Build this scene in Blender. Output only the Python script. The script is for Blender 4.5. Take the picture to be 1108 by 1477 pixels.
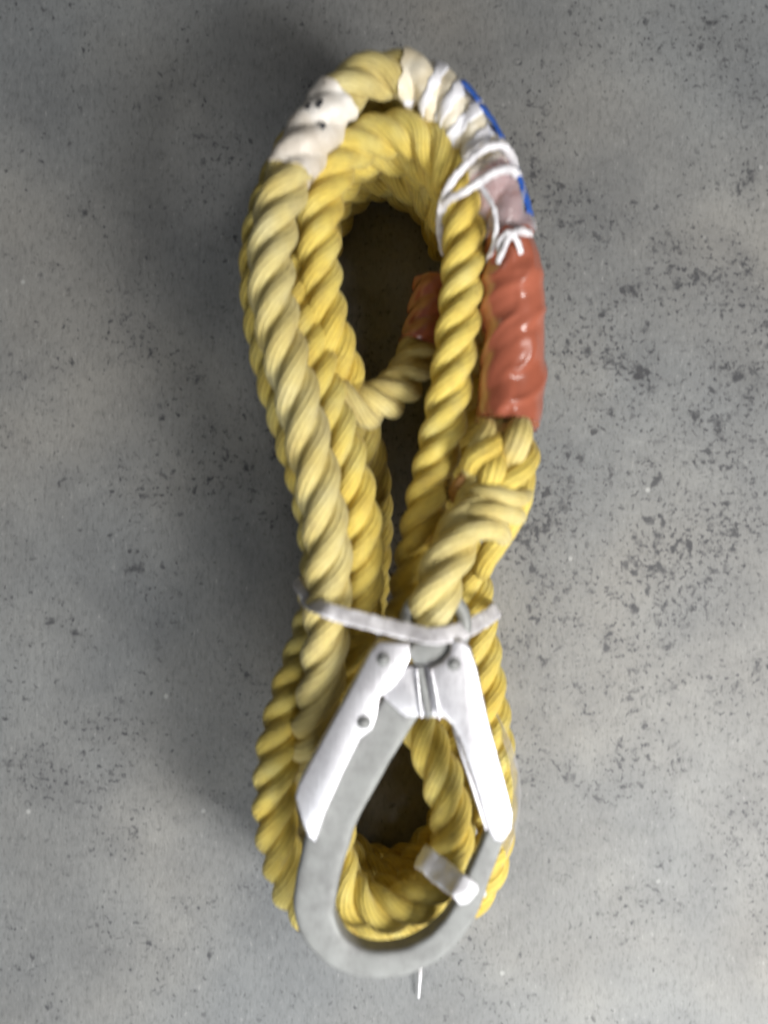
import bpy, bmesh, math, random
from mathutils import Vector, noise

# ---------------------------------------------------------------- scene, camera, light
for o in list(bpy.data.objects):
    bpy.data.objects.remove(o, do_unlink=True)
S = bpy.context.scene
COL = S.collection
H = 0.45            # camera height above the floor
F = 1120.0          # focal length in photo pixels (photo 1108 x 1477)
CX, CY = 554.0, 738.5

cam = bpy.data.cameras.new('camera')
cam.sensor_fit = 'VERTICAL'
cam.sensor_height = 36.0
cam.lens = 36.0 * F / 1477.0
cam.clip_start = 0.01
cam.clip_end = 50
cam.dof.use_dof = True
cam.dof.focus_distance = 0.66
cam.dof.aperture_fstop = 5.0
cam.dof.aperture_ratio = 1.8     # slightly anamorphic lens, focus missed beyond the floor
camo = bpy.data.objects.new('camera', cam)
camo.location = (0, 0, H)
COL.objects.link(camo)
S.camera = camo

W = bpy.data.worlds.new('World')
S.world = W
W.use_nodes = True
W.node_tree.nodes['Background'].inputs[0].default_value = (0.94, 0.96, 1.0, 1)
W.node_tree.nodes['Background'].inputs[1].default_value = 0.055

def area(name, loc, target, sx, sy, power, color):
    l = bpy.data.lights.new(name, 'AREA')
    l.shape = 'RECTANGLE'; l.size = sx; l.size_y = sy
    l.energy = power; l.color = color
    o = bpy.data.objects.new(name, l)
    o.location = loc
    d = Vector(target) - Vector(loc)
    o.rotation_euler = d.to_track_quat('-Z', 'Y').to_euler()
    COL.objects.link(o)
    return o
area('ceiling_lamp_key', (0.46, -0.36, 0.64), (0.05, -0.06, 0.03), 0.22, 0.30, 8.3, (1.0, 0.985, 0.96))
area('fill_lamp_low', (-0.04, -0.76, 0.58), (0.02, -0.14, 0.03), 0.46, 0.25, 4.3, (0.95, 0.98, 1.0))  # added soft fill, low and near, to brighten the lower left
area('ceiling_tube_right', (0.95, 0.42, 1.9), (0.0, 0.0, 0.03), 0.14, 0.60, 6.0, (1.0, 0.98, 0.95))

S.view_settings.view_transform = 'Standard'
S.view_settings.look = 'None'
S.view_settings.exposure = 0
S.view_settings.gamma = 1

# ---------------------------------------------------------------- helpers
def P(px, py, z):
    k = (H - z) / F
    return Vector(((px - CX) * k, -(py - CY) * k, z))

def tag(o, label=None, cat=None, group=None, kind=None):
    if label: o['label'] = label
    if cat: o['category'] = cat
    if group: o['group'] = group
    if kind: o['kind'] = kind
    return o

def empty(name, loc):
    o = bpy.data.objects.new(name, None)
    o.location = loc
    o.empty_display_size = 0.01
    COL.objects.link(o)
    return o

def mesh_obj(name, verts, faces, mat, parent=None, uvs=None, smooth=True, sharp=None):
    me = bpy.data.meshes.new(name)
    me.from_pydata([tuple(v) for v in verts], [], faces)
    if uvs is not None:
        ul = me.uv_layers.new(name='UVMap')
        flat = []
        for f in uvs:
            for c in f: flat.extend(c)
        ul.data.foreach_set('uv', flat)
    if smooth:
        me.polygons.foreach_set('use_smooth', [True] * len(me.polygons))
        if sharp: me.set_sharp_from_angle(angle=math.radians(sharp))
    me.materials.append(mat)
    me.update()
    o = bpy.data.objects.new(name, me)
    COL.objects.link(o)
    if parent:
        o.parent = parent
        pl = parent.location if parent.parent is None else parent.parent.location + parent.location
        o.matrix_parent_inverse.identity()
        # geometry is written in world coordinates: shift it back by the parents' origins
        off = Vector(pl)
        for v in me.vertices: v.co -= off
    return o

def catmull(pts, step):
    pts = [Vector(p) for p in pts]
    n = len(pts)
    ext = [pts[0] * 2 - pts[1]] + pts + [pts[-1] * 2 - pts[-2]]
    dense = []
    for i in range(n - 1):
        p0, p1, p2, p3 = ext[i:i + 4]
        for k in range(24):
            t = k / 24
            dense.append(0.5 * ((2 * p1) + (p2 - p0) * t + (2 * p0 - 5 * p1 + 4 * p2 - p3) * t * t
                                + (3 * p1 - p0 - 3 * p2 + p3) * t ** 3))
    dense.append(pts[-1])
    L = [0.0]
    for a, b in zip(dense, dense[1:]): L.append(L[-1] + (b - a).length)
    tot = L[-1]
    m = max(2, int(round(tot / step)))
    out, j = [], 0
    for k in range(m + 1):
        s = tot * k / m
        while j < len(L) - 2 and L[j + 1] < s: j += 1
        t = (s - L[j]) / max(1e-9, L[j + 1] - L[j])
        out.append(dense[j].lerp(dense[j + 1], t))
    return out, tot

def frames(path, up=Vector((0, 0, 1)), fixed=False):
    T, N, B = [], [], []
    n = len(path)
    for i in range(n):
        t = (path[min(i + 1, n - 1)] - path[max(i - 1, 0)]).normalized()
        T.append(t)
    nn = (up - T[0] * up.dot(T[0])).normalized()
    for i in range(n):
        t = T[i]
        ref = up if fixed else nn
        nn = (ref - t * ref.dot(t))
        nn.normalize()
        N.append(nn.copy())
        B.append(t.cross(nn).normalized())
    return T, N, B

class Run:
    """a length of three-strand rope: path, frames, pitch, radius"""
    def __init__(s, ctrl, R=0.0105, pitch=2.15, step=0.0013, phase=0.0, raw=False):
        pts = ctrl if raw else [P(*c) for c in ctrl]
        s.path, s.len = catmull(pts, step)
        s.T, s.N, s.B = frames(s.path)
        s.R = R
        s.pitch = pitch * 2 * R
        s.step = s.len / (len(s.path) - 1)
        s.phase = phase
        # small wander of the lay so that the twist never repeats exactly
        ph, s.ph = phase, []
        for i in range(len(s.path)):
            s.ph.append(ph)
            w = 1.0 + 0.16 * noise.noise(Vector((i * s.step * 22, phase * 7.1, 3.3)))
            ph += 2 * math.pi * s.step / s.pitch * w
    def near(s, px, py, z):
        q = P(px, py, z)
        return min(range(len(s.path)), key=lambda i: (s.path[i] - q).length)
    def radius(s, i, a):
        """outer radius of the three-strand section at ring i and angle a"""
        c, r = 0.43 * s.R, 0.57 * s.R
        best = 0
        for k in range(3):
            d = a - (s.ph[i] + k * 2 * math.pi / 3)
            x = c * math.sin(d)
            if abs(x) < r:
                v = c * math.cos(d) + math.sqrt(r * r - x * x)
                best = max(best, v)
        return best

ROPES = []
SEG = 14
def rope(run, root, mat, i0=0, i1=None, label=None):
    i1 = len(run.path) - 1 if i1 is None else i1
    idx = list(range(i0, i1 + 1))
    # thin heart in the middle of the lay
    v, f = [], []
    for q, i in enumerate(idx):
        for k in range(8):
            a = k * math.pi / 4
            v.append(run.path[i] + (run.N[i] * math.cos(a) + run.B[i] * math.sin(a)) * run.R * 0.36)
    for q in range(len(idx) - 1):
        for k in range(8):
            a, b = q * 8 + k, q * 8 + (k + 1) % 8
            f.append((a, b, b + 8, a + 8))
    turn = mesh_obj('rope_turn', v, f, mat, root)
    if label: turn['label'] = label
    c, r = 0.43 * run.R, 0.57 * run.R
    for st in range(3):
        v, f, uv = [], [], []
        sd = random.random() * 50
        for q, i in enumerate(idx):
            ph = run.ph[i] + st * 2 * math.pi / 3
            wob = 1 + 0.05 * noise.noise(Vector((i * run.step * 60, sd, 0)))
            end = min(1.0, 0.25 + 0.75 * math.sqrt(min(1, min(q, len(idx) - 1 - q) * run.step / (run.R * 0.5))))
            cc = c * (1 + 0.03 * noise.noise(Vector((i * run.step * 45, sd + 9, 0))))
            o = run.path[i] + (run.N[i] * math.cos(ph) + run.B[i] * math.sin(ph)) * cc
            for k in range(SEG):
                a = ph + 2 * math.pi * k / SEG
                v.append(o + (run.N[i] * math.cos(a) + run.B[i] * math.sin(a)) * r * wob * end)
        for q in range(len(idx) - 1):
            v0, v1 = q * run.step / (run.R * 3.3), (q + 1) * run.step / (run.R * 3.3)
            for k in range(SEG):
                a, b = q * SEG + k, q * SEG + (k + 1) % SEG
                f.append((a, b, b + SEG, a + SEG))
                u0, u1 = k / SEG, (k + 1) / SEG
                uv.append(((u0, v0), (u1, v0), (u1, v1), (u0, v1)))
        m0 = len(v) - SEG
        f.append(tuple(range(SEG - 1, -1, -1))); uv.append(tuple((0, 0) for _ in range(SEG)))
        f.append(tuple(range(m0, m0 + SEG))); uv.append(tuple((0, 0) for _ in range(SEG)))
        mesh_obj('strand', v, f, mat, turn, uvs=uv)
    return turn

def sleeve(name, run, i0, i1, mat, root, scale=1.08, smooth=0.5, bump=0.03, seed=0, taper=(1, 1), segs=40,
           ragged=0.0, creases=0.0, folds=0.0, parent=None, freq=160, prof=None):
    """tape or shrink sleeve lying over the strands of a run"""
    n = i1 - i0
    v, f = [], []
    for q, i in enumerate(range(i0, i1 + 1)):
        t = q / n
        tp = taper[0] * (1 - t) + taper[1] * t
        if prof: tp *= prof(t)
        for k in range(segs):
            a = 2 * math.pi * k / segs
            r0 = run.radius(i, a)
            r = (r0 * (1 - smooth) + run.R * 0.97 * smooth) * scale * tp
            d = (run.N[i] * math.cos(a) + run.B[i] * math.sin(a))
            p = run.path[i] + d * r
            r += run.R * bump * noise.noise(p * freq + Vector((seed, 0, 0)))
            if folds:
                w = noise.noise(Vector((math.cos(a) * .6, math.sin(a) * .6, (q * run.step * 55) - a * .35)))
                r += run.R * folds * (1 - min(1, abs(w) * 5)) + run.R * folds * .8 * w
            if creases:
                w = noise.noise(Vector((a * 1.3 + t * 9, t * 34, seed)))
                r += run.R * creases * (1 - abs(w) * 3.2 if abs(w) < .31 else 0)
            sh = Vector((0, 0, 0))
            if ragged and (q < 2 or q > n - 2):
                sh = run.T[i] * run.R * ragged * noise.noise(Vector((math.cos(a) * 2, math.sin(a) * 2, seed + i)))
            v.append(run.path[i] + d * r + sh)
    for q in range(n):
        for k in range(segs):
            a, b = q * segs + k, q * segs + (k + 1) % segs
            f.append((a, b, b + segs, a + segs))
    # turned-in lips so the ends have thickness
    for base, sgn in ((0, 1), (n * segs, -1)):
        i = i0 if sgn == 1 else i1
        st = len(v)
        for k in range(segs):
            v.append(run.path[i] + (v[base + k] - run.path[i]) * 0.62)
        for k in range(segs):
            a, b = base + k, base + (k + 1) % segs
            c, d = st + (k + 1) % segs, st + k
            f.append((a, d, c, b) if sgn == 1 else (a, b, c, d))
    return mesh_obj(name, v, f, mat, parent or root, sharp=60)

def ribbon(name, ctrl, width, thick, mat, parent=None, up=Vector((0, 0, 1)), fixed=True, step=0.0012, segs=16,
           power=0.6, rough=0.0, seed=0, raw=False, closed=False, ridge=0.0, px=True, freq=300, twist=0.0):
    """swept rounded-rectangle section; width / thick may be lists spread along the path"""
    pts = ctrl if raw else [P(*c) for c in ctrl]
    path, L = catmull(pts, step)
    T, N, B = frames(path, up, fixed)
    n = len(path)
    def val(w, t):
        if not isinstance(w, (list, tuple)): return w
        x = t * (len(w) - 1); i = min(int(x), len(w) - 2)
        return w[i] + (w[i + 1] - w[i]) * (x - i)
    v, f, uv = [], [], []
    for i in range(n):
        t = i / (n - 1)
        w, h = val(width, t) / 2, val(thick, t) / 2
        ca, sa = math.cos(twist * t * L * 1000), math.sin(twist * t * L * 1000)
        for k in range(segs):
            a = 2 * math.pi * k / segs
            x = math.copysign(abs(math.cos(a)) ** power, math.cos(a)) * w
            y = math.copysign(abs(math.sin(a)) ** power, math.sin(a)) * h
            if ridge: y *= 1 + ridge * math.sin(k * 2.4 + i * .05)
            if twist: x, y = x * ca - y * sa, x * sa + y * ca
            p = path[i] + B[i] * x + N[i] * y
            if rough:
                nz = noise.noise_vector(p * freq + Vector((seed, seed, 0)))
                p = p + nz * rough
            v.append(p)
    for i in range(n - 1):
        for k in range(segs):
            a, b = i * segs + k, i * segs + (k + 1) % segs
            f.append((a, a + segs, b + segs, b))
            uv.append(((k / segs, i * step * 100), (k / segs, (i + 1) * step * 100), ((k + 1) / segs, (i + 1) * step * 100), ((k + 1) / segs, i * step * 100)))
    f.append(tuple(range(segs))); uv.append(tuple((0, 0) for _ in range(segs)))
    m0 = (n - 1) * segs
    f.append(tuple(range(m0 + segs - 1, m0 - 1, -1))); uv.append(tuple((0, 0) for _ in range(segs)))
    return mesh_obj(name, v, f, mat, parent, uvs=uv, sharp=50)

def plate(name, poly, ztop, thick, mat, parent, bevel=0.0012, tilt=None, segs=3, skirt=None):
    """extruded outline with rounded edges; tilt(px, py) raises the top locally"""
    bm = bmesh.new()
    top, bot = [], []
    for (x, y) in poly:
        dz = tilt(x, y) if tilt else 0
        top.append(bm.verts.new(P(x, y, ztop + dz)))
        q = P(x, y, ztop + dz)
        bot.append(bm.verts.new(Vector((q.x, q.y, ztop + dz - thick))))
    bm.faces.new(top[::-1]); bm.faces.new(bot)
    n = len(poly)
    for i in range(n):
        bm.faces.new((top[i], top[(i + 1) % n], bot[(i + 1) % n], bot[i]))
    bmesh.ops.recalc_face_normals(bm, faces=bm.faces)
    bmesh.ops.bevel(bm, geom=list(bm.edges), offset=bevel, segments=segs, affect='EDGES', profile=0.5, clamp_overlap=True)
    me = bpy.data.meshes.new(name)
    bm.to_mesh(me); bm.free()
    for v in me.vertices: v.co -= Vector(parent.location)
    me.polygons.foreach_set('use_smooth', [True] * len(me.polygons))
    me.set_sharp_from_angle(angle=math.radians(42))
    me.materials.append(mat)
    o = bpy.data.objects.new(name, me)
    COL.objects.link(o); o.parent = parent
    return o

def smooth_poly(pts, k=4):
    """closed Catmull-Rom outline"""
    n = len(pts); out = []
    for i in range(n):
        p0, p1, p2, p3 = [Vector((*pts[(i + d) % n], 0)) for d in (-1, 0, 1, 2)]
        for j in range(k):
            t = j / k
            q = 0.5 * ((2 * p1) + (p2 - p0) * t + (2 * p0 - 5 * p1 + 4 * p2 - p3) * t * t + (3 * p1 - p0 - 3 * p2 + p3) * t ** 3)
            out.append((q.x, q.y))
    return out

# ---------------------------------------------------------------- materials
def newmat(name):
    m = bpy.data.materials.new(name); m.use_nodes = True
    nt = m.node_tree
    return m, nt, nt.nodes['Principled BSDF']
def N_(nt, t, **kw):
    n = nt.nodes.new(t)
    for k, v in kw.items():
        if k.startswith('i_'): n.inputs[k[2:].replace('_', ' ')].default_value = v
        else: setattr(n, k, v)
    return n
def ramp(nt, fac, stops):
    r = nt.nodes.new('ShaderNodeValToRGB')
    e = r.color_ramp.elements
    while len(e) < len(stops): e.new(0.5)
    for el, (p, c) in zip(e, stops):
        el.position = p; el.color = (*c, 1) if len(c) == 3 else c
    nt.links.new(fac, r.inputs[0])
    return r
def mix(nt, a, b, fac, mode='MIX'):
    m = nt.nodes.new('ShaderNodeMix'); m.data_type = 'RGBA'; m.blend_type = mode
    for s, v in ((m.inputs[6], a), (m.inputs[7], b), (m.inputs[0], fac)):
        if hasattr(v, 'links'): nt.links.new(v, s)
        elif isinstance(v, (int, float)): s.default_value = v
        else: s.default_value = (*v, 1)
    return m.outputs[2]

def rope_mat(name, pale, mid, deep, dirt, dirt_amt):
    m, nt, b = newmat(name); L = nt.links.new
    uv = N_(nt, 'ShaderNodeUVMap'); geo = N_(nt, 'ShaderNodeNewGeometry')
    sep = N_(nt, 'ShaderNodeSeparateXYZ'); L(uv.outputs[0], sep.inputs[0])
    # yarns: 11 round each strand, laid the other way to the strands
    m1 = N_(nt, 'ShaderNodeMath', operation='MULTIPLY'); L(sep.outputs[0], m1.inputs[0]); m1.inputs[1].default_value = 11 * 2 * math.pi
    m2 = N_(nt, 'ShaderNodeMath', operation='MULTIPLY_ADD'); L(sep.outputs[1], m2.inputs[0]); m2.inputs[1].default_value = 9.0; L(m1.outputs[0], m2.inputs[2])
    nw = N_(nt, 'ShaderNodeTexNoise', i_Scale=420.0, i_Detail=2.0); L(geo.outputs['Position'], nw.inputs['Vector'])
    m3 = N_(nt, 'ShaderNodeMath', operation='MULTIPLY_ADD'); L(nw.outputs[0], m3.inputs[0]); m3.inputs[1].default_value = 3.0; L(m2.outputs[0], m3.inputs[2])
    sn = N_(nt, 'ShaderNodeMath', operation='SINE'); L(m3.outputs[0], sn.inputs[0])
    ab = N_(nt, 'ShaderNodeMath', operation='MULTIPLY_ADD'); L(sn.outputs[0], ab.inputs[0]); ab.inputs[1].default_value = .5; ab.inputs[2].default_value = .5
    # long fibres
    cmb = N_(nt, 'ShaderNodeCombineXYZ')
    f1 = N_(nt, 'ShaderNodeMath', operation='MULTIPLY'); L(m3.outputs[0], f1.inputs[0]); f1.inputs[1].default_value = 1.9
    f2 = N_(nt, 'ShaderNodeMath', operation='MULTIPLY'); L(sep.outputs[1], f2.inputs[0]); f2.inputs[1].default_value = 2.6
    L(f1.outputs[0], cmb.inputs[0]); L(f2.outputs[0], cmb.inputs[1])
    fib = N_(nt, 'ShaderNodeTexNoise', i_Scale=1.6, i_Detail=4.0, i_Roughness=.65); L(cmb.outputs[0], fib.inputs['Vector'])
    big = N_(nt, 'ShaderNodeTexNoise', i_Scale=38.0, i_Detail=4.0, i_Roughness=.6); L(geo.outputs['Position'], big.inputs['Vector'])
    r1 = ramp(nt, big.outputs[0], [(0.32, deep), (0.52, mid), (0.70, pale)])
    r2 = ramp(nt, fib.outputs[0], [(0.30, (.62, .58, .50)), (0.62, (1, 1, 1))])
    c = mix(nt, r1.outputs[0], r2.outputs[0], .75, 'MULTIPLY')
    r3 = ramp(nt, ab.outputs[0], [(0.0, (.60, .54, .42)), (0.45, (1, 1, 1))])
    c = mix(nt, c, r3.outputs[0], .5, 'MULTIPLY')
    sm = N_(nt, 'ShaderNodeTexNoise', i_Scale=95.0, i_Detail=6.0, i_Roughness=.75); L(geo.outputs['Position'], sm.inputs['Vector'])
    dr = ramp(nt, sm.outputs[0], [(0.47, (0, 0, 0)), (0.70, (dirt_amt,) * 3)])
    c = mix(nt, c, dirt, dr.outputs[0])
    L(c, b.inputs['Base Color'])
    b.inputs['Roughness'].default_value = .58
    b.inputs['Specular IOR Level'].default_value = .35
    b.inputs['Sheen Weight'].default_value = .12
    b.inputs['Subsurface Weight'].default_value = .0
    ad = N_(nt, 'ShaderNodeMath', operation='MULTIPLY_ADD'); L(fib.outputs[0], ad.inputs[0]); ad.inputs[1].default_value = .8; L(ab.outputs[0], ad.inputs[2])
    bp = N_(nt, 'ShaderNodeBump', i_Strength=.8, i_Distance=.0005); L(ad.outputs[0], bp.inputs['Height'])
    L(bp.outputs[0], b.inputs['Normal'])
    return m

ROPE_PALE = rope_mat('faded_yellow_rope', (.84, .75, .38), (.80, .68, .28), (.74, .59, .19), (.34, .26, .12), .45)
ROPE_BRIGHT = rope_mat('yellow_rope', (.90, .78, .27), (.88, .70, .16), (.82, .60, .10), (.34, .23, .07), .42)
ROPE_SHADED = rope_mat('shaded_yellow_rope', (.58, .48, .13), (.50, .38, .07), (.42, .29, .04), (.22, .16, .06), .6)  # yellow rope again, darkened: the inner leg's shade is put into the colour

def simple(name, col, rough, col2=None, scale=60, bump=0, bscale=200, metallic=0, spec=.5, trans=0, coat=0, stops=(.4, .65), detail=5):
    m, nt, b = newmat(name); L = nt.links.new
    geo = N_(nt, 'ShaderNodeNewGeometry')
    if col2:
        n = N_(nt, 'ShaderNodeTexNoise', i_Scale=scale, i_Detail=float(detail), i_Roughness=.65); L(geo.outputs['Position'], n.inputs['Vector'])
        r = ramp(nt, n.outputs[0], [(stops[0], col2), (stops[1], col)])
        L(r.outputs[0], b.inputs['Base Color'])
    else: b.inputs['Base Color'].default_value = (*col, 1)
    if bump:
        n2 = N_(nt, 'ShaderNodeTexNoise', i_Scale=bscale, i_Detail=4.0); L(geo.outputs['Position'], n2.inputs['Vector'])
        bp = N_(nt, 'ShaderNodeBump', i_Strength=.6, i_Distance=bump); L(n2.outputs[0], bp.inputs['Height']); L(bp.outputs[0], b.inputs['Normal'])
    b.inputs['Roughness'].default_value = rough
    b.inputs['Metallic'].default_value = metallic
    b.inputs['Specular IOR Level'].default_value = spec
    b.inputs['Coat Weight'].default_value = coat
    b.inputs['Coat Roughness'].default_value = .10
    if trans: b.inputs['Alpha'].default_value = 1 - trans
    return m

RED = simple('red_brown_vinyl', (.43, .125, .072), .24, (.36, .10, .055), 30, .0002, 70, spec=.6, coat=1.0, detail=2)
CREAM = simple('cream_cloth_tape', (.84, .78, .64), .40, (.72, .62, .43), 75, .0006, 260, spec=.5)
WHITE_T = simple('soiled_white_tape', (.84, .80, .74), .45, (.66, .59, .50), 55, .0005, 260)
FILM = simple('milky_plastic_film', (.80, .79, .84), .22, (.66, .66, .72), 90, .0006, 220, trans=.62, spec=.8, coat=.6)
TWINE = simple('white_twine', (.88, .86, .88), .5, (.60, .58, .60), 130, .0005, 700)
WHITE_P = simple('white_plastic_tape', (.88, .87, .90), .35, (.76, .75, .78), 90, .0006, 300)
BLUE = simple('blue_plastic_stripe', (.025, .12, .52), .3, (.02, .09, .40), 80)
INK = simple('black_print', (.035, .035, .04), .5)

def metal(name, c1, c2, rough, scr=.00012):
    m, nt, b = newmat(name); L = nt.links.new
    geo = N_(nt, 'ShaderNodeNewGeometry')
    mp = N_(nt, 'ShaderNodeMapping'); mp.inputs['Scale'].default_value = (900, 90, 300); mp.inputs['Rotation'].default_value = (0, 0, .25)
    L(geo.outputs['Position'], mp.inputs['Vector'])
    n = N_(nt, 'ShaderNodeTexNoise', i_Scale=1.0, i_Detail=3.0); L(mp.outputs[0], n.inputs['Vector'])
    n2 = N_(nt, 'ShaderNodeTexNoise', i_Scale=110.0, i_Detail=8.0, i_Roughness=.75); L(geo.outputs['Position'], n2.inputs['Vector'])
    r = ramp(nt, n2.outputs[0], [(.34, c2), (.54, c1)]); L(r.outputs[0], b.inputs['Base Color'])
    rr = ramp(nt, n2.outputs[0], [(.3, (rough + .14,) * 3), (.7, (rough,) * 3)]); L(rr.outputs[0], b.inputs['Roughness'])
    bp = N_(nt, 'ShaderNodeBump', i_Strength=.5, i_Distance=scr); L(n.outputs[0], bp.inputs['Height']); L(bp.outputs[0], b.inputs['Normal'])
    b.inputs['Metallic'].default_value = .85
    return m
ZINC = metal('bright_zinc_plate', (.84, .83, .86), (.52, .505, .53), .36)
FORGED = metal('dull_forged_steel', (.29, .295, .285), (.23, .23, .225), .58, .0001)
FORGED.node_tree.nodes['Principled BSDF'].inputs['Metallic'].default_value = .35
DARK = metal('dark_steel', (.20, .19, .19), (.10, .095, .09), .5)

def concrete():
    m, nt, b = newmat('stained_concrete'); L = nt.links.new
    geo = N_(nt, 'ShaderNodeNewGeometry')
    pos = geo.outputs['Position']
    big = N_(nt, 'ShaderNodeTexNoise', i_Scale=9.0, i_Detail=6.0, i_Roughness=.6); L(pos, big.inputs['Vector'])
    c = ramp(nt, big.outputs[0], [(.32, (.195, .195, .194)), (.5, (.262, .260, .254)), (.70, (.33, .324, .31))]).outputs[0]
    tn = N_(nt, 'ShaderNodeTexNoise', i_Scale=5.0, i_Detail=3.0); L(pos, tn.inputs['Vector'])
    c = mix(nt, c, ramp(nt, tn.outputs[0], [(.36, (.93, .97, 1.0)), (.64, (1.0, .98, .94))]).outputs[0], 1.0, 'MULTIPLY')
    # troweled grain, slightly drawn out one way
    mp = N_(nt, 'ShaderNodeMapping'); mp.inputs['Scale'].default_value = (520, 190, 300); mp.inputs['Rotation'].default_value = (0, 0, .09); L(pos, mp.inputs['Vector'])
    gr = N_(nt, 'ShaderNodeTexNoise', i_Scale=.8, i_Detail=5.0, i_Roughness=.78); L(mp.outputs[0], gr.inputs['Vector'])
    g = ramp(nt, gr.outputs[0], [(.28, (.50, .50, .50)), (.5, (1, 1, 1)), (.74, (1.0, 1.0, 1.0))]).outputs[0]
    c = mix(nt, c, g, .8, 'MULTIPLY')
    lt = ramp(nt, gr.outputs[0], [(.60, (0, 0, 0)), (.76, (.75, .75, .75))]).outputs[0]
    c = mix(nt, c, (.52, .51, .49), lt)
    # smudgy stains, densest on the right-hand side of the coil; irregular dark flecks gather in them
    st = N_(nt, 'ShaderNodeTexNoise', i_Scale=17.0, i_Detail=5.0, i_Roughness=.62); st.inputs['Distortion'].default_value = .4; L(pos, st.inputs['Vector'])
    sx = N_(nt, 'ShaderNodeSeparateXYZ'); L(pos, sx.inputs[0])
    side = N_(nt, 'ShaderNodeMapRange'); 
    for q, v_ in ((1, .28), (2, .04), (3, -.075), (4, .075)): side.inputs[q].default_value = v_
    dist = N_(nt, 'ShaderNodeVectorMath', operation='DISTANCE'); L(pos, dist.inputs[0]); dist.inputs[1].default_value = (.155, .03, 0)
    L(dist.outputs['Value'], side.inputs[0])
    stm = N_(nt, 'ShaderNodeMath', operation='ADD'); L(st.outputs[0], stm.inputs[0]); L(side.outputs[0], stm.inputs[1])
    sm = ramp(nt, stm.outputs[0], [(.44, (0, 0, 0)), (.76, (.45, .45, .45))]).outputs[0]
    c = mix(nt, c, (.115, .117, .120), sm)
    for sc, lo, hi, amt in ((135, .61, .72, .85), (330, .59, .70, .85), (80, .655, .76, .88)):
        fl = N_(nt, 'ShaderNodeTexNoise', i_Scale=float(sc), i_Detail=3.0, i_Roughness=.55); fl.inputs['Distortion'].default_value = .3; L(pos, fl.inputs['Vector'])
        fm = N_(nt, 'ShaderNodeMath', operation='MULTIPLY_ADD'); L(stm.outputs[0], fm.inputs[0]); fm.inputs[1].default_value = .42; L(fl.outputs[0], fm.inputs[2])
        k = ramp(nt, fm.outputs[0], [(lo + .215, (0, 0, 0)), (hi + .215, (amt,) * 3)]).outputs[0]
        c = mix(nt, c, (.055, .055, .060), k)
    # few white chips
    vo = N_(nt, 'ShaderNodeTexVoronoi', i_Scale=75.0); L(pos, vo.inputs['Vector'])
    sepc = N_(nt, 'ShaderNodeSeparateColor'); L(vo.outputs['Color'], sepc.inputs[0])
    rd = ramp(nt, vo.outputs['Distance'], [(.05, (1, 1, 1)), (.14, (0, 0, 0))]).outputs[0]
    pk = ramp(nt, sepc.outputs[1], [(.90, (0, 0, 0)), (.96, (.55, .55, .55))]).outputs[0]
    c = mix(nt, c, (.60, .60, .58), mix(nt, rd, pk, 1.0, 'MULTIPLY'))
    L(c, b.inputs['Base Color'])
    b.inputs['Roughness'].default_value = .55
    b.inputs['Specular IOR Level'].default_value = .4
    bn = N_(nt, 'ShaderNodeTexNoise', i_Scale=260.0, i_Detail=6.0, i_Roughness=.7); L(pos, bn.inputs['Vector'])
    ad = N_(nt, 'ShaderNodeMath', operation='ADD'); L(bn.outputs[0], ad.inputs[0]); L(gr.outputs[0], ad.inputs[1])
    bp = N_(nt, 'ShaderNodeBump', i_Strength=.5, i_Distance=.0007); L(ad.outputs[0], bp.inputs['Height']); L(bp.outputs[0], b.inputs['Normal'])
    return m
CONC = concrete()

# ---------------------------------------------------------------- floor
def floor():
    bm = bmesh.new()
    bmesh.ops.create_grid(bm, x_segments=40, y_segments=40, size=2.5)
    for v in bm.verts:
        v.co.z = 0
    me = bpy.data.meshes.new('floor'); bm.to_mesh(me); bm.free()
    me.materials.append(CONC)
    o = bpy.data.objects.new('floor', me); COL.objects.link(o)
    tag(o, 'grey concrete floor with dark flecks under the rope', kind='structure')
floor()

random.seed(4)
# ---------------------------------------------------------------- rope coil
coil = empty('rope_coil', (0, 0, 0))
tag(coil, 'coiled yellow three-strand rope with white and red-brown taped sections on the floor', 'rope')

# lowest turns of the stack, written at one reference height and dropped to theirs
LOOP = [(667,290),(645,222),(600,180),(545,168),(490,198),(452,262),(434,350),(436,440),(452,540),(480,640),(500,740),(508,840),
        (495,920),(468,1010),(447,1100),(445,1190),(463,1258),(503,1300),(552,1316),(604,1305),(648,1262),(672,1200),(674,1110),
        (664,1020),(655,930),(645,840),(655,740),(668,640),(682,540),(688,450),(682,360),(664,285),(640,222)]
def low_turn(z, seed, mat, grow, zo=0):
    pts = []
    for k, (x, y) in enumerate(LOOP):
        p = P(x, y, 0.1)
        c = Vector((0.0, 0.0, 0.1))
        j = noise.noise_vector(Vector((k * .55, seed, 0))) * 0.005
        ex = 1 + grow
        waist = math.exp(-((y - 850) / 90) ** 2) * 0.005
        if p.y < -.14: p.y *= 1.06
        pts.append(Vector((p.x * ex + j.x, p.y * ex + j.y, z + waist + (0.0 if k < len(LOOP) - 2 else 0))))
    # let the ends pass beside each other instead of through each other
    pts[-1] += Vector((0.010, 0.004, 0.010)); pts[-2] += Vector((0.007, 0.0, 0.006))
    return Run(pts, phase=seed * 1.7, raw=True)
for z, sd, mt, g in ((.0107, 1.3, ROPE_BRIGHT, .035), (.0325, 2.9, ROPE_BRIGHT, .02), (.0545, 4.2, ROPE_BRIGHT, .01)):
    rope(low_turn(z, sd, mt, g), coil, mt)

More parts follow.
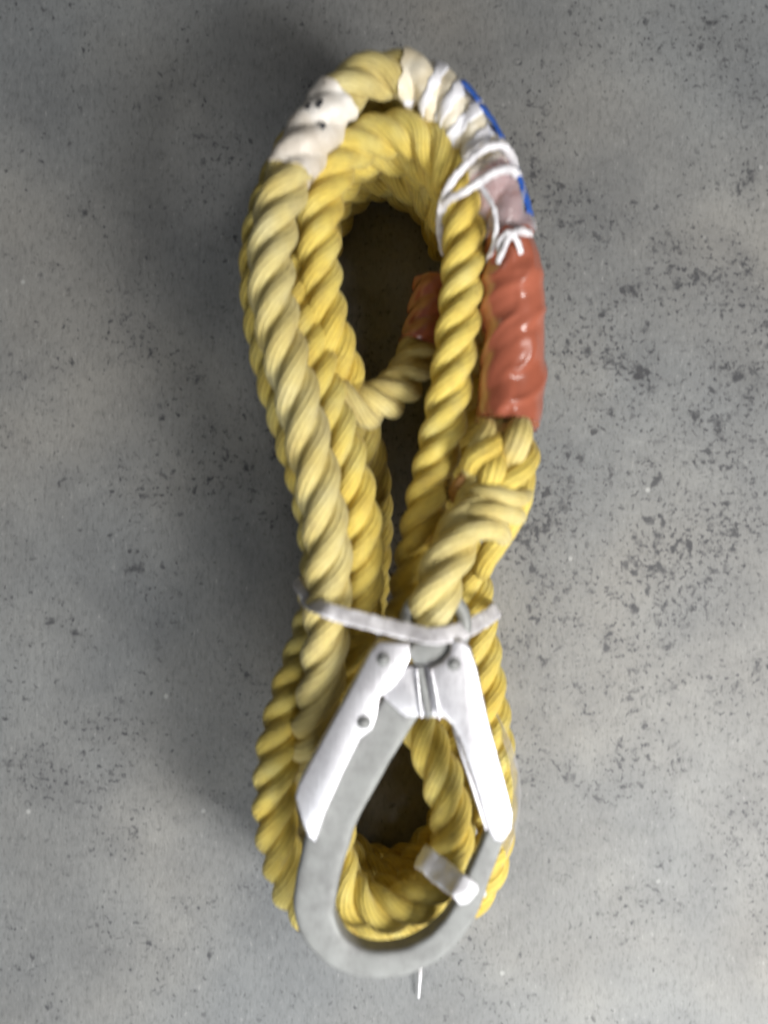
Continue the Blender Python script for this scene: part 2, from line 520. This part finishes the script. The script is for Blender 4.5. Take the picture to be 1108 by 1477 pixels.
# the long run: inner leg with painted shade, top turn, lower bow, bright left leg, second turn, right outer leg, left outer leg
R1 = Run([(532,905,.045),(535,830,.045),(538,760,.052),(534,690,.063),(519,620,.078),(498,550,.088),(479,487,.096),(465,425,.098),
          (460,350,.1),(467,285,.1),(493,228,.1),(543,197,.1),(600,196,.1),(643,232,.1),(666,292,.1),(670,360,.1),
          (664,450,.1),(651,550,.1),(634,645,.098),(613,740,.096),(596,830,.091),(585,900,.083),(585,975,.078),(602,1040,.083),
          (627,1095,.088),(645,1150,.092),(652,1208,.094),(640,1262,.096),(602,1298,.097),(550,1310,.097),(506,1292,.096),
          (482,1235,.092),(486,1165,.09),(498,1090,.09),(500,1020,.085),(505,945,.086),(519,870,.096),(522,790,.103),(512,715,.105),
          (493,645,.105),(470,575,.103),(449,500,.099),(434,420,.094),(430,340,.088),(445,278,.082),(482,238,.079),(540,222,.079),
          (600,228,.078),(645,265,.078),(674,325,.077),(686,410,.076),(687,500,.074),(678,600,.07),(665,690,.066),(664,760,.066),
          (678,830,.068),(688,900,.071),(699,980,.074),(711,1070,.077),(715,1150,.078),(709,1220,.078),(690,1275,.076),(645,1318,.074),
          (600,1334,.078),(545,1340,.080),(488,1330,.079),(434,1300,.084),(408,1240,.09),(396,1170,.094),(400,1090,.095),(418,1010,.093),
          (445,930,.09),(460,870,.089),(463,800,.091),(449,710,.092),(422,620,.094),(396,530,.094),(379,430,.091),(379,350,.088),
          (400,275,.083),(435,205,.078),(485,155,.074),(548,140,.072),(608,155,.068),(655,205,.062),(684,285,.055),(697,380,.048),
          (698,480,.043),(690,590,.04),(676,700,.036)], phase=.4, pitch=2.1)
# split into legs; the first, deep in the coil, wears the shade-darkened yellow
cuts = [0, R1.near(498,550,.088), R1.near(585,935,.08), R1.near(486,1165,.09), R1.near(430,340,.088), R1.near(664,760,.066),
        R1.near(545,1340,.08), R1.near(437,870,.088), len(R1.path) - 1]
mats = [ROPE_SHADED, ROPE_BRIGHT, ROPE_BRIGHT, ROPE_BRIGHT, ROPE_BRIGHT, ROPE_BRIGHT, ROPE_BRIGHT, ROPE_BRIGHT]
mats[0] = ROPE_SHADED
def rope_nocap(run, mat, a, b): return rope(run, coil, mat, max(0, a - 4), min(len(run.path) - 1, b + 4))
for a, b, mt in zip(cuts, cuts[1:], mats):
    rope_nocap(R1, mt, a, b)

# pale outer run: from the hook's eye through the splice, under the tapes and down the left side
R2 = Run([(604,935,.092),(614,915,.108),(621,885,.122),(636,835,.124),(659,780,.118),(692,722,.112),(722,662,.107),(733,600,.103),(738,520,.101),
          (741,440,.1),(738,370,.1),(725,300,.1),(700,235,.102),(660,170,.104),(610,122,.106),(552,108,.108),(500,130,.11),(458,185,.112),
          (420,250,.115),(396,330,.118),(392,410,.12),(406,490,.121),(426,560,.122),(446,640,.122),(463,720,.122),(474,800,.12),(472,880,.117),
          (467,960,.112),(456,1030,.105),(447,1095,.088),(446,1160,.072),(456,1225,.056),(470,1285,.046),(500,1325,.048)],
         R=.0106, phase=2.2, pitch=2.45)
c1 = R2.near(728,650,.106); c2 = R2.near(700,235,.102)
rope(R2, coil, ROPE_PALE)

# loose tail crossing inside, its end bound in red-brown tape
R3 = Run([(432,470,.062),(440,515,.075),(458,552,.086),(485,578,.092),(520,588,.088),(556,575,.08),(587,545,.072),(607,503,.064),(619,460,.058),(628,412,.052)],
         R=.0112, phase=1.0, pitch=1.9)
rope(R3, coil, ROPE_PALE)
i0 = R3.near(606,505,.064)
sleeve('end_tape', R3, i0, len(R3.path) - 1, RED, coil, scale=1.10, smooth=.6, bump=.05, seed=5, ragged=.2)

# red-brown sleeve over the end of the splice
i0, i1 = R2.near(733,612,.103), R2.near(730,335,.1)
def redprof(t):
    k = [(0, 1.26), (.08, 1.31), (.3, 1.28), (.55, 1.30), (.76, 1.30), (.82, 1.10), (.92, .94), (1, .86)]
    for (a, x), (b, y) in zip(k, k[1:]):
        if t <= b: return x + (y - x) * (t - a) / (b - a)
    return k[-1][1]
sleeve('red_brown_sleeve', R2, i0, i1, RED, coil, scale=1.09, smooth=.90, bump=.22, seed=2, ragged=.15, prof=redprof, creases=.0, segs=64, freq=48, folds=.085)
# red-brown tape continuing thinner beneath the plastic film
i2 = R2.near(706,245,.101)
sleeve('red_brown_underwrap', R2, i1 - 3, i2, RED, coil, scale=1.10, smooth=.4, bump=.05, seed=8, ragged=.3, segs=48)
# cream tape over the upper right of the bow
i3 = R2.near(578,110,.107)
sleeve('cream_tape', R2, i2 - 3, i3, CREAM, coil, scale=1.07, smooth=.12, bump=.10, seed=3, ragged=.25, segs=56, creases=.03, freq=150)
# milky film over cream tape and red underwrap
sleeve('plastic_film', R2, R2.near(730,340,.1), R2.near(703,240,.102), FILM, coil, scale=1.20, smooth=.5, bump=.12, seed=11, ragged=.4, segs=56, creases=.05, freq=150)
# white tape on the left shoulder, with traces of print
i4, i5 = R2.near(487,145,.11), R2.near(420,250,.115)
wt = sleeve('white_tape', R2, i4, i5, WHITE_T, coil, scale=1.07, smooth=.35, bump=.08, seed=6, ragged=.3, segs=56, creases=.04, freq=150)

# turns of thin white tape spiralling over the cream one
ia, ib = R2.near(703,240,.102), i3
def spiral(name, a0, pitch, w, mat, h=1.10, i0=0, i1=0):
    v, f = [], []
    tot = (i1 - i0) * R2.step
    turns = tot / pitch; n = int(turns * 40)
    for q in range(n + 1):
        sarc = tot * q / n; a = a0 + 2 * math.pi * sarc / pitch
        for e in range(5):
            i = min(len(R2.path) - 1, i0 + int((sarc + (e - 2) / 4 * w * (1 + .35 * noise.noise(Vector((q * .07, a0, 1))))) / R2.step))
            rr = (R2.radius(i, a) * .75 + R2.R * .25) * h * (1 + (.05, .075, .085, .075, .05)[e] - .04) + .0004 * noise.noise(Vector((q * .2, e * .8, 0)))
            v.append(R2.path[i] + (R2.N[i] * math.cos(a) + R2.B[i] * math.sin(a)) * rr)
    for q in range(n):
        for e in range(4):
            k = q * 5 + e
            f.append((k, k + 1, k + 6, k + 5))
    o = mesh_obj(name, v, f, mat, coil)
    m = o.modifiers.new('thickness', 'SOLIDIFY'); m.thickness = .0004
    return o
spiral('white_spiral_tape', .6, .0105, .0056, WHITE_P, 1.08, ia, ib - 5)

# stripe, print traces lying on the run's surface
def on_run(run, i, a, h):
    return run.path[i] + (run.N[i] * math.cos(a) + run.B[i] * math.sin(a)) * (run.R * h)
def patch(name, run, i0, i1, a0, a1, h, mat, parent, wob=.2):
    v, f = [], []
    na = 7
    n = i1 - i0
    for q, i in enumerate(range(i0, i1 + 1)):
        for k in range(na):
            t = k / (na - 1)
            a = a0 + (a1 - a0) * t + wob * noise.noise(Vector((q * .12, i0, 0)))
            v.append(on_run(run, i, a, h + .03 * noise.noise(Vector((q * .3, k * .4, i0)))))
    nn = len(v)
    for q in range(n + 1):
        for k in range(na):
            i = i0 + q
            v.append(run.path[i] + (v[q * na + k] - run.path[i]) * .95)
    for q in range(n):
        for k in range(na - 1):
            a = q * na + k
            f.append((a, a + 1, a + na + 1, a + na)); f.append((nn + a, nn + a + na, nn + a + na + 1, nn + a + 1))
    for q in range(n):
        a, b = q * na, (q + 1) * na
        f.append((a, b, nn + b, nn + a)); a += na - 1; b += na - 1
        f.append((a, nn + a, nn + b, b))
    for k in range(na - 1):
        f.append((k, nn + k, nn + k + 1, k + 1)); a = n * na + k
        f.append((a, a + 1, nn + a + 1, nn + a))
    return mesh_obj(name, v, f, mat, parent)
def side_angle(run, i, d):
    """angle on the section that faces world direction d"""
    d = Vector(d)
    return math.atan2(d.dot(run.B[i]), d.dot(run.N[i]))
for (p0, p1) in (((694,222,.102), (668,180,.104)), ((664,175,.104), (640,152,.105)), ((731,322,.1), (712,262,.101))):
    a, b = R2.near(*p0), R2.near(*p1)
    m = (a + b) // 2
    out = side_angle(R2, m, (.80, .42, .62))
    patch('blue_stripe', R2, a, b, out - .30, out + .34, 1.175, BLUE, coil)
for (p, da, w) in (((470,168,.112), .1, 6), ((452,190,.112), -.45, 5), ((462,178,.112), .45, 4)):
    a = R2.near(*p); up = side_angle(R2, a, (0, 0, 1)) + da
    patch('print_mark', R2, a, a + w // 2, up - .09, up + .09, 1.10, INK, coil, wob=0)

# splice: strand ends tucked over and under one another below the sleeve
def tuck(pts, w, mat, w2=None, seed=0, taper=True):
    ws = [w * .72, w, w, w * .75] if taper else [w, w]
    kk = (H - .12) / F
    path, L = catmull([P(*p) for p in pts], .0012)
    T, N, B = frames(path)
    v, f, uv = [], [], []
    n = len(path); SG = 16
    for i in range(n):
        t = i / (n - 1)
        x = t * (len(ws) - 1); q = min(int(x), len(ws) - 2)
        r = (ws[q] + (ws[q + 1] - ws[q]) * (x - q)) * kk / 2
        r *= min(1, .45 + .55 * math.sqrt(min(1, min(t, 1 - t) * L / r)))
        for k in range(SG):
            a = 2 * math.pi * k / SG + i * .03
            rr = r * (1 + .05 * noise.noise(path[i] * 300 + Vector((k * .3, seed, 0))))
            v.append(path[i] + N[i] * math.cos(a) * rr * .86 + B[i] * math.sin(a) * rr)
    for i in range(n - 1):
        for k in range(SG):
            a, b = i * SG + k, i * SG + (k + 1) % SG
            f.append((a, b, b + SG, a + SG))
            v0, v1 = i * .0012 / .12, (i + 1) * .0012 / .12
            uv.append(((k / SG, v0), ((k + 1) / SG, v0), ((k + 1) / SG, v1), (k / SG, v1)))
    f.append(tuple(range(SG - 1, -1, -1))); uv.append(tuple((0, 0) for _ in range(SG)))
    f.append(tuple(range((n - 1) * SG, n * SG))); uv.append(tuple((0, 0) for _ in range(SG)))
    return mesh_obj('splice_tuck', v, f, mat, coil, uvs=uv)
tuck([(752,600,.112),(748,630,.117),(738,656,.114),(728,672,.104)], 42, ROPE_PALE, seed=1)
tuck([(705,605,.108),(702,626,.113),(690,650,.116),(682,675,.114),(690,697,.106)], 36, ROPE_PALE, seed=2)
tuck([(727,630,.110),(705,648,.118),(684,664,.117),(684,684,.11),(700,700,.1)], 36, ROPE_BRIGHT, seed=3)
tuck([(716,650,.112),(712,676,.119),(706,700,.116),(700,722,.106)], 38, ROPE_BRIGHT, seed=4)
tuck([(758,634,.096),(763,658,.106),(750,680,.114),(726,698,.117),(708,714,.108)], 36, ROPE_BRIGHT, seed=5)
tuck([(760,664,.096),(756,700,.104),(744,736,.106),(722,774,.1),(702,806,.09),(694,832,.08)], 38, ROPE_BRIGHT, seed=6)
STAIN = rope_mat('rust_stained_rope', (.66, .42, .16), (.60, .32, .12), (.50, .24, .08), (.25, .14, .06), .5)
tuck([(654,722,.098),(664,704,.108),(676,690,.110),(692,682,.104)], 30, STAIN, seed=11)
tuck([(664,735,.1),(678,714,.112),(708,712,.119),(742,720,.116),(762,712,.102)], 34, ROPE_PALE, seed=7)
tuck([(652,765,.105),(672,742,.118),(706,738,.122),(738,742,.115),(752,748,.1)], 32, ROPE_PALE, seed=8)
tuck([(640,800,.105),(660,775,.122),(690,764,.126),(716,764,.118),(730,778,.1)], 34, ROPE_PALE, seed=9)

# loose broken fibres standing off the strands
def fibres():
    v, f = [], []
    rnd = random.Random(9)
    for n in range(900):
        run = R1 if rnd.random() < .62 else R2
        i = rnd.randrange(20, len(run.path) - 20)
        if run is R2 and i > i2 - 160 and False: continue
        if run is R2 and min(i0, i4) < i and (i < i3 or i4 < i < i5 or i5 < i < i4): continue
        a = rnd.uniform(0, 2 * math.pi)
        d = run.N[i] * math.cos(a) + run.B[i] * math.sin(a)
        t = run.T[i] * rnd.choice((-1, 1))
        p = run.path[i] + d * run.radius(i, a) * .97
        L = rnd.uniform(.002, .0055); c = noise.noise_vector(p * 900) * .5
        r = rnd.uniform(.00006, .00011)
        side = d.cross(t).normalized()
        base = len(v)
        for k in range(5):
            u = k / 4
            q = p + t * L * u * .8 + d * L * (.35 * u - .1 * u * u) + (c + side * rnd.uniform(-.2, .2)) * L * u * u * .6
            w = r * (1 - .7 * u)
            v += [q + side * w, q + d * w, q - side * w]
        for k in range(4):
            for e in range(3):
                x, y = base + k * 3 + e, base + k * 3 + (e + 1) % 3
                f.append((x, y, y + 3, x + 3))
    o = mesh_obj('loose_fibres', v, f, ROPE_PALE, coil)
    o['kind'] = 'stuff'
fibres()

# ---------------------------------------------------------------- snap hook
HZ = .122
hook = empty('snap_hook', P(560, 1150, .116))
tag(hook, 'large steel snap hook with bright plated gate lying on the yellow rope coil', 'snap hook')
k = (H - HZ) / F
body_pts = [(604,985,HZ),(576,1022,HZ),(544,1070,HZ),(512,1124,HZ),(484,1174,HZ-.001),(471,1215,HZ-.002),(459,1265,HZ-.004),(455,1312,HZ-.006),
            (474,1352,HZ-.007),(508,1377,HZ-.008),(550,1383,HZ-.008),(594,1375,HZ-.008),(638,1348,HZ-.007),(670,1306,HZ-.005),(690,1258,HZ-.003),(708,1215,HZ-.001),(716,1190,HZ)]
ws = [w * k for w in (50,56,58,60,62,66,63,62,56,47,42,41,40,38,34,31,26)]
ribbon('hook_body', body_pts, ws, [.010,.010,.010,.010,.011,.011,.011,.011,.011,.011,.011,.011,.011,.010,.009,.008,.007], FORGED, hook, power=.38, segs=36, rough=.0003, freq=120, step=.0016)
# eye ring the rope passes through
def torus(name, c, R, r, mat, parent, nrm=Vector((0,0,1)), squash=1.0, sx=1.0, sy=1.0):
    v, f = [], []
    M, K = 64, 18
    for i in range(M):
        a = 2 * math.pi * i / M
        d = Vector((math.cos(a) * sx, math.sin(a) * sy, 0))
        for j in range(K):
            b = 2 * math.pi * j / K
            p = d * (R + r * math.cos(b)) + Vector((0, 0, r * squash * math.sin(b)))
            v.append(p)
    q = Vector((0, 0, 1)).rotation_difference(nrm)
    v = [c + q @ p for p in v]
    for i in range(M):
        for j in range(K):
            a = i * K + j; b = ((i + 1) % M) * K + j
            a2 = i * K + (j + 1) % K; b2 = ((i + 1) % M) * K + (j + 1) % K
            f.append((a, b, b2, a2))
    return mesh_obj(name, v, f, mat, parent)
torus('eye_ring', P(627, 903, .121), .0128, .0030, FORGED, hook, nrm=Vector((.05, -.12, 1)).normalized(), squash=1.0, sy=1.12)
plate('neck', smooth_poly([(596,930),(622,926),(648,928),(646,944),(624,957),(600,958),(592,946)], 3), HZ + .0085, .010, FORGED, hook, bevel=.0014)
# central cheek plate
plate('cheek_plate', [(560,962),(578,962),(600,962),(626,957),(644,948),(668,955),(672,990),(655,1034),(636,1036),(612,1034),(584,1034),(566,1018),(552,1004)],
      HZ + .0075, .010, ZINC, hook, bevel=.0009)
# back lever: folded bright plate with its side skirt
plate('lock_lever', [(546,926),(592,928),(593,950),(580,974),(568,992),(548,1006),(544,1034),(538,1052),(520,1066),(500,1106),(470,1172),(456,1216),(443,1208),
                     (434,1184),(425,1150),(430,1132),(466,1066),(500,1004),(534,940)],
      HZ + .0125, .013, ZINC, hook, bevel=.0011, tilt=lambda x, y: -.000012 * max(0, y - 1000))
# gate
gate = plate('gate', [(652,922),(668,924),(679,934),(688,962),(705,1040),(724,1110),(740,1172),(739,1196),(727,1216),(712,1212),(703,1196),(688,1144),(668,1082),(654,1048),
                      (642,1036),(634,1034),(622,996),(616,966),(638,956),(649,942)],
             HZ + .0115, .012, ZINC, hook, bevel=.0011, tilt=lambda x, y: -.000010 * max(0, y - 1000))
plate('gate_flange', [(652,1050),(658,1052),(672,1092),(693,1156),(704,1196),(700,1198),(684,1150),(664,1090)], HZ + .0085, .009, ZINC, hook, bevel=.0004)
plate('gate_slot', [(661,1066),(664,1068),(672,1092),(669,1092)], HZ + .0116 + .0002, .001, DARK, hook, bevel=.0002)
ribbon('spring_bar', [(606,962,HZ+.0082),(612,996,HZ+.0085),(619,1034,HZ+.0078)], .0030, .0022, FORGED, hook)
ribbon('rib', [(601,966,HZ+.0083),(604,996,HZ+.0083),(608,1034,HZ+.0078)], .0011, .0022, ZINC, hook)
ribbon('rib', [(622,966,HZ+.0119),(629,1005,HZ+.0117),(634,1036,HZ+.0112)], .0010, .0020, ZINC, hook)
def rivet(x, y, z, r=.0021):
    v, f = [], []
    c = P(x, y, z)
    prof = [(1.35, -.0006), (1.35, .0001), (1.2, .0003), (1.0, .0002), (.98, .0006), (.8, .0011), (.45, .0014), (0.05, .0015)]
    M = 28
    for (a, h) in prof:
        for i in range(M):
            t = 2 * math.pi * i / M
            v.append(c + Vector((math.cos(t) * r * a, math.sin(t) * r * a, h)))
    for q in range(len(prof) - 1):
        for i in range(M):
            a, b = q * M + i, q * M + (i + 1) % M
            f.append((a, b, b + M, a + M))
    f.append(tuple(range((len(prof) - 1) * M, len(prof) * M)))
    o = mesh_obj('rivet', v, f, FORGED, hook, sharp=35)
    return o
rivet(553, 951, HZ + .0126); rivet(525, 1042, HZ + .0122); rivet(655, 958, HZ + .0116)

# ---------------------------------------------------------------- ties
# flat twine band round the waist of the coil
band = ribbon('twine_band', [(446,868,.118),(434,850,.110),(428,838,.092),(432,838,.06),(452,840,.026),(560,845,.004),(660,860,.004),(688,868,.03),(712,876,.066),(716,880,.082),
              (705,889,.094),(690,898,.108),(668,909,.123),(640,916,.134),(620,917,.1355),(590,911,.134),(560,904,.1335),(520,894,.1335),(490,886,.1335),(466,878,.1325),(450,870,.124),(440,862,.112)],
              [.0048,.0048,.0046,.0044,.0044,.0052,.0062,.0074,.0076,.0074,.0070,.0064], .0018, TWINE, None, up=Vector((0,0,1)), fixed=False, rough=.0003, seed=3, segs=20, ridge=.12, power=.6)
tag(band, 'flat white twine band tied across the waist of the rope coil above the hook', 'twine')

# twine lashing at the upper right
lash = empty('twine_lashing', P(700, 250, .118))
tag(lash, 'white twine lashing looped round the upper right of the coil below the cream tape', 'twine')
def tw(pts, w, name='twine_loop', s=0, parent=lash, mat=TWINE):
    return ribbon(name, pts, w, w * .8, mat, parent, fixed=False, rough=.0006, seed=s, segs=14, power=.85, freq=420)
tw([(742,262,.092),(742,236,.105),(730,214,.116),(712,210,.119),(688,222,.118),(664,246,.1165),(646,272,.113),(636,300,.104),(634,330,.09),(640,365,.072)], .0038, s=1)
tw([(752,282,.092),(748,256,.106),(735,244,.1165),(712,250,.119),(690,264,.1175),(668,278,.1155),(650,286,.113),(640,296,.106),(636,318,.094)], .0038, s=2)
tw([(690,262,.1155),(700,278,.117),(712,300,.118),(716,326,.117),(712,352,.114),(704,376,.104)], .0024, s=4)
tw([(762,352,.1),(762,338,.108),(748,333,.1155),(734,342,.118),(726,360,.1175),(718,378,.115)], .0036, 'knot_end', s=5)
tw([(752,372,.110),(746,348,.1165),(735,336,.1185),(722,346,.1175),(720,366,.115)], .0028, 'knot_end', s=6)

# tape tie holding the lower bow to the hook's nose, with a tail on the floor
tie = empty('tape_tie', P(655, 1275, .115))
tag(tie, 'crumpled white tape tie joining lower rope bow to hook nose, tail reaching the floor', 'tape')
for dx, dy, s, w in ((-5, -2, 1, .0108),):
    ribbon('tape_wrap', [(612+dx,1236+dy,.088),(618+dx,1240+dy,.104),(632+dx,1252+dy,.1095),(652+dx,1268+dy,.116),(670+dx,1282+dy,.1235),(682+dx,1293+dy,.1225),(690+dx,1299+dy,.112),(692+dx,1299+dy,.094)],
           w, .0024, WHITE_P, tie, up=Vector((-.75, .6, .3)), fixed=False, rough=.0011, seed=s * 7, segs=28, freq=200, power=.7)
ribbon('tape_tail', [(662,1306,.090),(640,1330,.06),(618,1352,.02),(610,1368,.006),(607,1392,.004),(606,1412,.006),(604,1440,.0035)], [.0030,.0032,.0034,.0030,.0012], .0004, WHITE_P, tie, fixed=False, segs=10, power=.7)

# thin plastic strip bowed along the right leg
strip = ribbon('plastic_strip', [(716,1030,.082),(730,1066,.088),(741,1104,.09),(745,1145,.09),(740,1186,.09),(728,1226,.086),(716,1262,.076)], [.002,.0045,.005,.0048,.0050,.0045,.0015], .0005,
               FILM, None, up=Vector((-.75, 0, .66)), fixed=True, rough=.0003, seed=4, segs=12, power=.7)
tag(strip, 'thin translucent plastic strip bowed along the right edge of the coil beside the gate', 'plastic strip')
